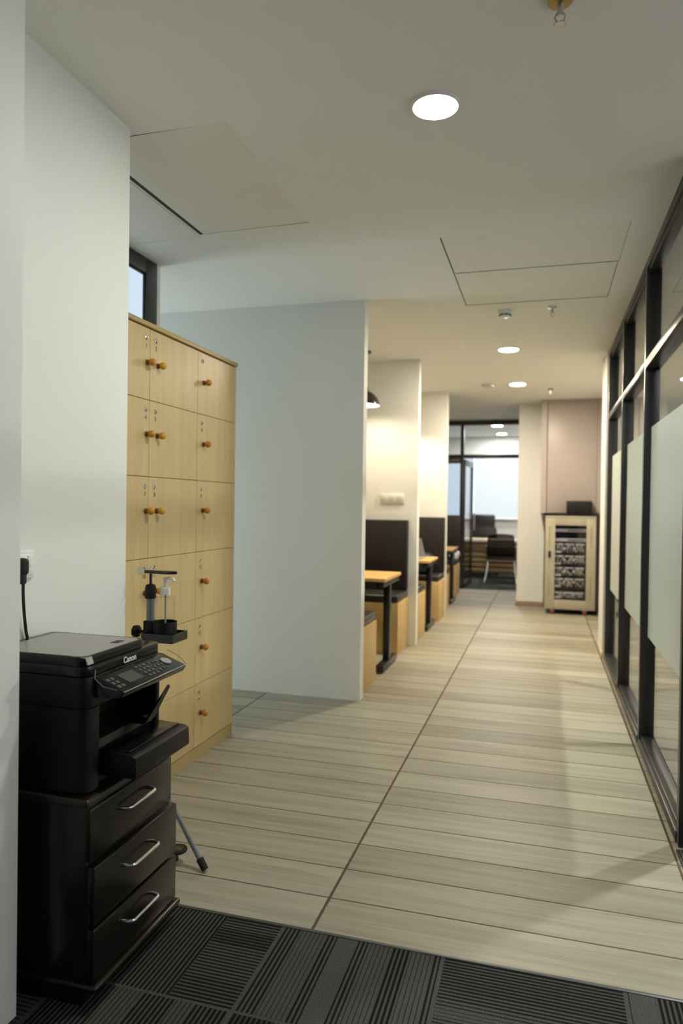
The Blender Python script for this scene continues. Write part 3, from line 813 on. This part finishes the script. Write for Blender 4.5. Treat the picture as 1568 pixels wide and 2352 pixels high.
# pendants
def pendant(x, y, label):
    t = thing('pendant_lamp', label, 'pendant lamp', (x, y, 2.19), 'dark dome pendants in the booths')
    obj('ceiling_rose', B().lathe([(.0, 0), (.052, 0), (.052, -.012), (.046, -.020), (0, -.022)], (x, y, H), 'z', 28), PENDANT, t)
    obj('cord', B().cyl((x, y, 2.40), (x, y, H-.02), .0035, seg=8), RUBBER, t)
    R = .135; z = 2.19
    prof = [(.0, .225), (.010, .225), (.013, .20), (.020, .178), (.028, .150), (.034, .130), (.055, .118), (.085, .098), (.110, .068), (.126, .035), (.133, .012), (R, 0),
            (R-.004, 0), (.129, .012), (.121, .034), (.106, .064), (.082, .092), (.052, .111), (.030, .122), (.0, .124)]
    sh = obj('shade', B().lathe([(r, z+h) for r, h in prof[:12]], (x, y, 0), 'z', 40), PENDANT, t)
    obj('shade_lining', B().lathe([(r-.002, z+h-.001) for r, h in prof[11:]], (x, y, 0), 'z', 40), SHADE_IN, sh)
    obj('bulb', B().lathe([(.0, z+.008), (.03, z+.010), (.06, z+.016), (.085, z+.024), (.085, z+.030), (.0, z+.032)], (x, y, 0), 'z', 28), BULB, t)
pendant(-1.548, 6.08, 'dark dome pendant over the table behind the grey wall')
pendant(-1.515, 8.00, 'dark dome pendant over the middle booth, mostly hidden')

# ------------------------------------------------------------------ booths
def bench(y_back, front, label, xr, first):
    """bench with its back at y_back; front = -1 faces the camera, +1 faces away"""
    s = front; L0 = -2.66
    t = thing('booth_bench', label, 'bench', ((L0+xr)/2, y_back+s*.24, 0), 'high backed booth benches')
    yb, yf = y_back, y_back+s*.485
    lo, hi = min(yb, yf), max(yb, yf)
    obj('base', B().box(L0, xr, lo, hi, .0, .452, .002), BEECH, t)
    obj('seat_cushion', B().box(L0, xr-.005, lo, hi, .454, .518, .014, 3, smooth=True), CUSHION, t)
    yk = y_back+s*.075; lo, hi = min(yb, yk), max(yb, yk)
    b = B().box(L0, xr-.004, lo, hi, .52, 1.172, .010, 3)
    obj('backrest', b, LEATHER, t)
    return t
bench(6.522, -1, 'dark padded bench against the wall with the white switch plate', -1.213, True)
bench(4.643, 1, 'bench with maple end panel just behind the grey wall', -1.190, False)
bench(8.417, -1, 'dark padded bench in the middle booth, behind the table with laptop', -1.128, False)
bench(6.623, 1, 'bench end peeking out behind the switch plate wall', -1.150, False)
b3 = bench(10.72, -1, 'dark padded bench against the office glass in the last booth', -1.217, False)
bench(8.518, 1, 'bench end peeking out in the last booth', -1.155, False)

def table(yc, xr, label):
    t = thing('booth_table', label, 'table', (xr-.35, yc, 0), 'beech topped booth tables')
    obj('table_top', B().box(-2.62, xr, yc-.31, yc+.31, .716, .742, .002), BEECH_TOP, t)
    obj('edge_rail', B().box(xr-.075, xr-.012, yc-.30, yc+.30, .672, .715, .003).box(-2.5, xr-.075, yc-.30, yc-.27, .676, .715, .002).box(-2.5, xr-.075, yc+.27, yc+.30, .676, .715, .002), BLACKMETAL, t)
    obj('leg', B().box(xr-.074, xr-.022, yc-.035, yc+.035, .05, .674, .003), BLACKMETAL, t)
    obj('foot', B().box(xr-.080, xr-.016, yc-.27, yc+.27, .012, .058, .003), BLACKMETAL, t)
    b = B()
    for s in (-1, 1): b.cyl((xr-.048, yc+s*.24, 0), (xr-.048, yc+s*.24, .014), .014)
    obj('glide', b, GREYPL, t)
    return t
table(5.60, -1.165, 'beech topped table with black leg in the booth nearest the grey wall')
table(7.52, -1.130, 'beech topped table carrying the laptop in the middle booth')
table(9.62, -1.150, 'small glimpse of beech topped table in the last booth')

# laptop, backpack, bag
t = thing('laptop', 'open silver laptop on the middle booth table', 'laptop', (-1.36, 7.45, .742))
obj('keyboard_base', B().box(-1.52, -1.225, 7.33, 7.55, .7425, .757, .003), LAPTOP, t)
Rl = Matrix.Rotation(math.radians(-16), 3, 'Y')
b = B().prism([(-1.52, .758), (-1.225, .758), (-1.275, .955), (-1.50, .955)], 'y', 7.552, 7.562)
obj('screen_lid', b, LAPTOP, t)
t = thing('backpack', 'navy backpack on the bench in the middle booth', 'bag', (-1.40, 8.16, .519))
b = B().box(-1.55, -1.235, 8.03, 8.28, .52, .76, .06, 4, smooth=True)
obj('bag_body', b, NAVY, t)
obj('front_pocket', B().box(-1.52, -1.265, 7.99, 8.05, .54, .66, .025, 3, smooth=True), NAVY, t)
obj('top_handle', B().tube([(-1.43, 8.17, .752), (-1.42, 8.17, .79), (-1.37, 8.17, .79), (-1.36, 8.17, .752)], .008), NAVY, t)
b = B(); rnd = random.Random(3)
bb = bmesh.new(); bmesh.ops.create_icosphere(bb, subdivisions=3, radius=1)
for v in bb.verts:
    n = v.co.copy(); k = 1+.18*math.sin(7*n.x+3*n.z)+.14*math.sin(9*n.y-5*n.z)+rnd.uniform(-.05, .05)
    v.co = Vector((-1.26+n.x*k*.07, 10.42+n.y*k*.12, .585+max(-.5, n.z)*k*.075))
b._merge(bb, True)
single('plastic_bag', b, BAGW, 'crumpled white plastic bag on the last booth bench', 'bag')

# switch plate on the booth wall
t = thing('switch_plate', 'white plate of switches and sockets on the booth wall', 'switch plate', (-1.375, 6.52, 1.325))
obj('plate', B().box(-1.495, -1.265, 6.514, 6.525, 1.326, 1.418, .003), WHITEPL, t)
for x in (-1.458, -1.38, -1.305):
    m = obj('module', B().box(x-.032, x+.032, 6.511, 6.514, 1.345, 1.40, .001), plain('plate module', (.72, .7, .66, 1), .4), t)
    obj('socket_holes', B().cyl((x-.009, 6.5105, 1.365), (x-.009, 6.5112, 1.365), .004, seg=8).cyl((x+.009, 6.5105, 1.365), (x+.009, 6.5112, 1.365), .004, seg=8).cyl((x, 6.5105, 1.385), (x, 6.5112, 1.385), .0045, seg=8), GREYPL, m)

# ------------------------------------------------------------------ rack corner
RY = 9.02
t = thing('server_rack', 'beige server rack with dark window standing on red casters', 'server rack', (.31, RY+.28, 0))
b = B().box(.03, .655, RY+.025, RY+.045, .06, 1.222)
b.box(.03, .048, RY+.045, RY+.50, .06, 1.222).box(.637, .655, RY+.045, RY+.50, .06, 1.222).box(.03, .655, RY+.045, RY+.50, 1.205, 1.222).box(.03, .655, RY+.045, RY+.50, .06, .075).box(.03, .655, RY+.48, RY+.50, .06, 1.222)
bm2 = B().box(.03, .131, RY+.025, RY+.045, .06, 1.222).box(.493, .655, RY+.025, RY+.045, .06, 1.222).box(.131, .493, RY+.025, RY+.045, 1.092, 1.222).box(.131, .493, RY+.025, RY+.045, .06, .180)
b.bm.free(); b = bm2
b.box(.03, .048, RY+.045, RY+.50, .06, 1.222).box(.637, .655, RY+.045, RY+.50, .06, 1.222).box(.03, .655, RY+.045, RY+.50, 1.205, 1.222).box(.03, .655, RY+.045, RY+.50, .06, .075).box(.03, .655, RY+.48, RY+.50, .06, 1.222)
obj('rack_body', b, BLACKMETAL, t)
dd = B().box(.012, .131, RY, RY+.022, .065, 1.205, .003).box(.493, .602, RY, RY+.022, .065, 1.205, .003).box(.131, .493, RY, RY+.022, 1.092, 1.205, .003).box(.131, .493, RY, RY+.022, .065, .180, .003)
dd.box(.014, .600, RY-.004, RY, 1.180, 1.203, .002)
dr = obj('rack_door', dd, BEIGE, t)
obj('door_window', B().box(.131, .493, RY+.008, RY+.012, .180, 1.092), RACKPANE, dr)
for x in (.065, .548):
    for z in (.215, .82):
        bv = B()
        for k in range(12): bv.box(x-.012, x+.012, RY-.0012, RY, z+k*.022, z+k*.022+.014)
        obj('vent_slots', bv, BEIGEDK, dr)
obj('lock_handle', B().box(.052, .085, RY-.012, RY, .695, .775, .003), RUBBER, dr)
obj('key_lock', B().cyl((.066, RY-.004, .645), (.066, RY, .645), .008), STEEL, dr)
for x, y in ((.108, RY+.045), (.485, RY+.045), (.108, RY+.44), (.485, RY+.44)):
    c = obj('caster', B().box(x-.02, x+.02, y-.016, y+.016, .050, .062).box(x-.024, x-.017, y-.014, y+.014, .022, .055, .002).box(x+.017, x+.024, y-.014, y+.014, .022, .055, .002), STEEL, t)
    obj('wheel', B().cyl((x-.015, y, .025), (x+.015, y, .025), .025), REDWH, c)
# equipment
def unit(name, z0, z1, label, cat, front, kind):
    u = thing(name, label, cat, (.31, RY+.2, z0), 'equipment in the rack')
    obj('chassis', B().box(.11, .515, RY+.056, RY+.36, z0, z1), EQUIPD, u)
    if kind == 'switch':
        obj('face_plate', B().box(.112, .513, RY+.050, RY+.056, z0+.006, z1-.006, .002), front, u)
        b = B()
        for k in range(12): b.box(.28+k*.016, .291+k*.016, RY+.048, RY+.050, z0+.016, z1-.016)
        obj('port_row', b, RUBBER, u)
    else:
        for k in range(3):
            obj('panel_segment', B().box(.125+k*.122, .230+k*.122, RY+.046, RY+.056, z1-.026, z1-.006, .002), EQUIP, u)
        rr = random.Random(int(z0*1000)); b = B()
        for k in range(26):
            x = .15+.32*rr.random(); x2 = x+rr.uniform(-.09, .09); x2 = min(.47, max(.155, x2))
            zt = z1-.03; zb_ = z0+rr.uniform(.01, .045)
            b.tube([(x, RY+.046, zt), (x+.3*(x2-x), RY+.032+.012*rr.random(), zt-.3*(zt-zb_)), (x2, RY+.034, zb_+.012), (x2+rr.uniform(-.015, .015), RY+.046, zb_)], .0036, 6)
        obj('patch_cables', b, EQUIPC, u)
        obj('label_strip', B().box(.136, .205, RY+.040, RY+.046, z0+.012, z0+.036, .002), WHITEPL, u)
        for x in (.245, .355): obj('white_connector', B().box(x-.008, x+.008, RY+.026, RY+.036, z0+.06, z0+.085, .003), WHITEPL, u)
def zz(p): return 1.092-(p-542)/(1940-542)*.912
unit('network_switch', zz(675), zz(600), 'slim pale network switch topmost in the rack', 'network switch', EQUIP, 'switch')
unit('network_switch', zz(858), zz(780), 'slim pale network switch just above the patch panels', 'network switch', EQUIP, 'switch')
for k, (p1, p0, w) in enumerate(((875, 1080, 'first patch panel of tangled cables from the top of the rack'), (1100, 1300, 'second patch panel of tangled cables from the top of the rack'),
                                 (1320, 1515, 'third patch panel of tangled cables from the top of the rack'), (1530, 1725, 'fourth patch panel of tangled cables from the top of the rack'))):
    unit('patch_panel', zz(p0), zz(p1), w, 'patch panel', EQUIP, 'patch')
unit('patch_panel', zz(1935), zz(1785), 'patch panel at the very bottom of the rack window', 'patch panel', EQUIP, 'patch')
t = thing('backup_power_box', 'black box lying on top of the beige server rack', 'power supply', (.41, 9.14, 1.222))
obj('case', B().prism([(.258, 1.223), (.552, 1.223), (.560, 1.35), (.548, 1.392), (.262, 1.392)], 'y', 9.06, 9.26, .004), BLACKPL, t)
obj('cable', B().tube([(.556, 9.2, 1.37), (.578, 9.2, 1.36), (.585, 9.2, 1.30), (.575, 9.2, 1.228)], .004, 8), RUBBER, t)
# pinkish cupboard
PY = 9.29
t = thing('wall_cupboard', 'tall pinkish cupboard hanging above the server rack', 'cupboard', (.31, 9.55, 1.24))
obj('carcass', B().box(-.050, .017, PY, 9.64, 1.238, H).box(.617, .672, PY, 9.64, 1.238, H).box(.017, .617, PY, 9.64, 2.640, H).box(.017, .617, PY+.03, 9.64, 1.238, 2.64), PINK, t)
obj('joint', B().box(.017, .617, PY+.022, PY+.03, 1.238, 2.64), PINKGAP, t)
obj('door', B().box(.0255, .6130, PY+.001, PY+.022, 1.240, 2.636, .001), PINK, t)

# ------------------------------------------------------------------ camera
cam = bpy.data.cameras.new('camera'); co = bpy.data.objects.new('camera', cam); COL.objects.link(co)
yw, pt, rl = [math.radians(a) for a in (16.05, .62, .80)]
fwd = Vector((-math.sin(yw)*math.cos(pt), math.cos(yw)*math.cos(pt), -math.sin(pt)))
rt = Vector((math.cos(yw), math.sin(yw), 0)); dn = fwd.cross(rt)
r2 = rt*math.cos(rl) - dn*math.sin(rl); d2 = rt*math.sin(rl) + dn*math.cos(rl)
co.matrix_world = Matrix(((r2.x, -d2.x, -fwd.x, 0), (r2.y, -d2.y, -fwd.y, 0), (r2.z, -d2.z, -fwd.z, 1.31), (0, 0, 0, 1)))
cam.sensor_fit = 'VERTICAL'; cam.sensor_height = 36; cam.sensor_width = 24
cam.lens = 1620/2352*36
cam.clip_start = .02; cam.clip_end = 60
cam.dof.use_dof = True; cam.dof.focus_distance = 2.35; cam.dof.aperture_fstop = 2.2
scn.camera = co

# ------------------------------------------------------------------ world and view
wd = bpy.data.worlds.new('world'); scn.world = wd; wd.use_nodes = True
bg = wd.node_tree.nodes['Background']
bg.inputs[0].default_value = (.80, .90, 1., 1); bg.inputs[1].default_value = .14
scn.view_settings.view_transform = 'Standard'; scn.view_settings.look = 'None'
scn.view_settings.exposure = 0.0; scn.view_settings.gamma = 1; scn.view_settings.use_curve_mapping = False
cy = scn.cycles
cy.use_denoising = True
cy.use_adaptive_sampling = True; cy.adaptive_threshold = .08; cy.adaptive_min_samples = 16
cy.max_bounces = 7; cy.diffuse_bounces = 4; cy.glossy_bounces = 4; cy.transparent_max_bounces = 16; cy.transmission_bounces = 6
cy.sample_clamp_indirect = 6.; cy.caustics_reflective = False; cy.caustics_refractive = False
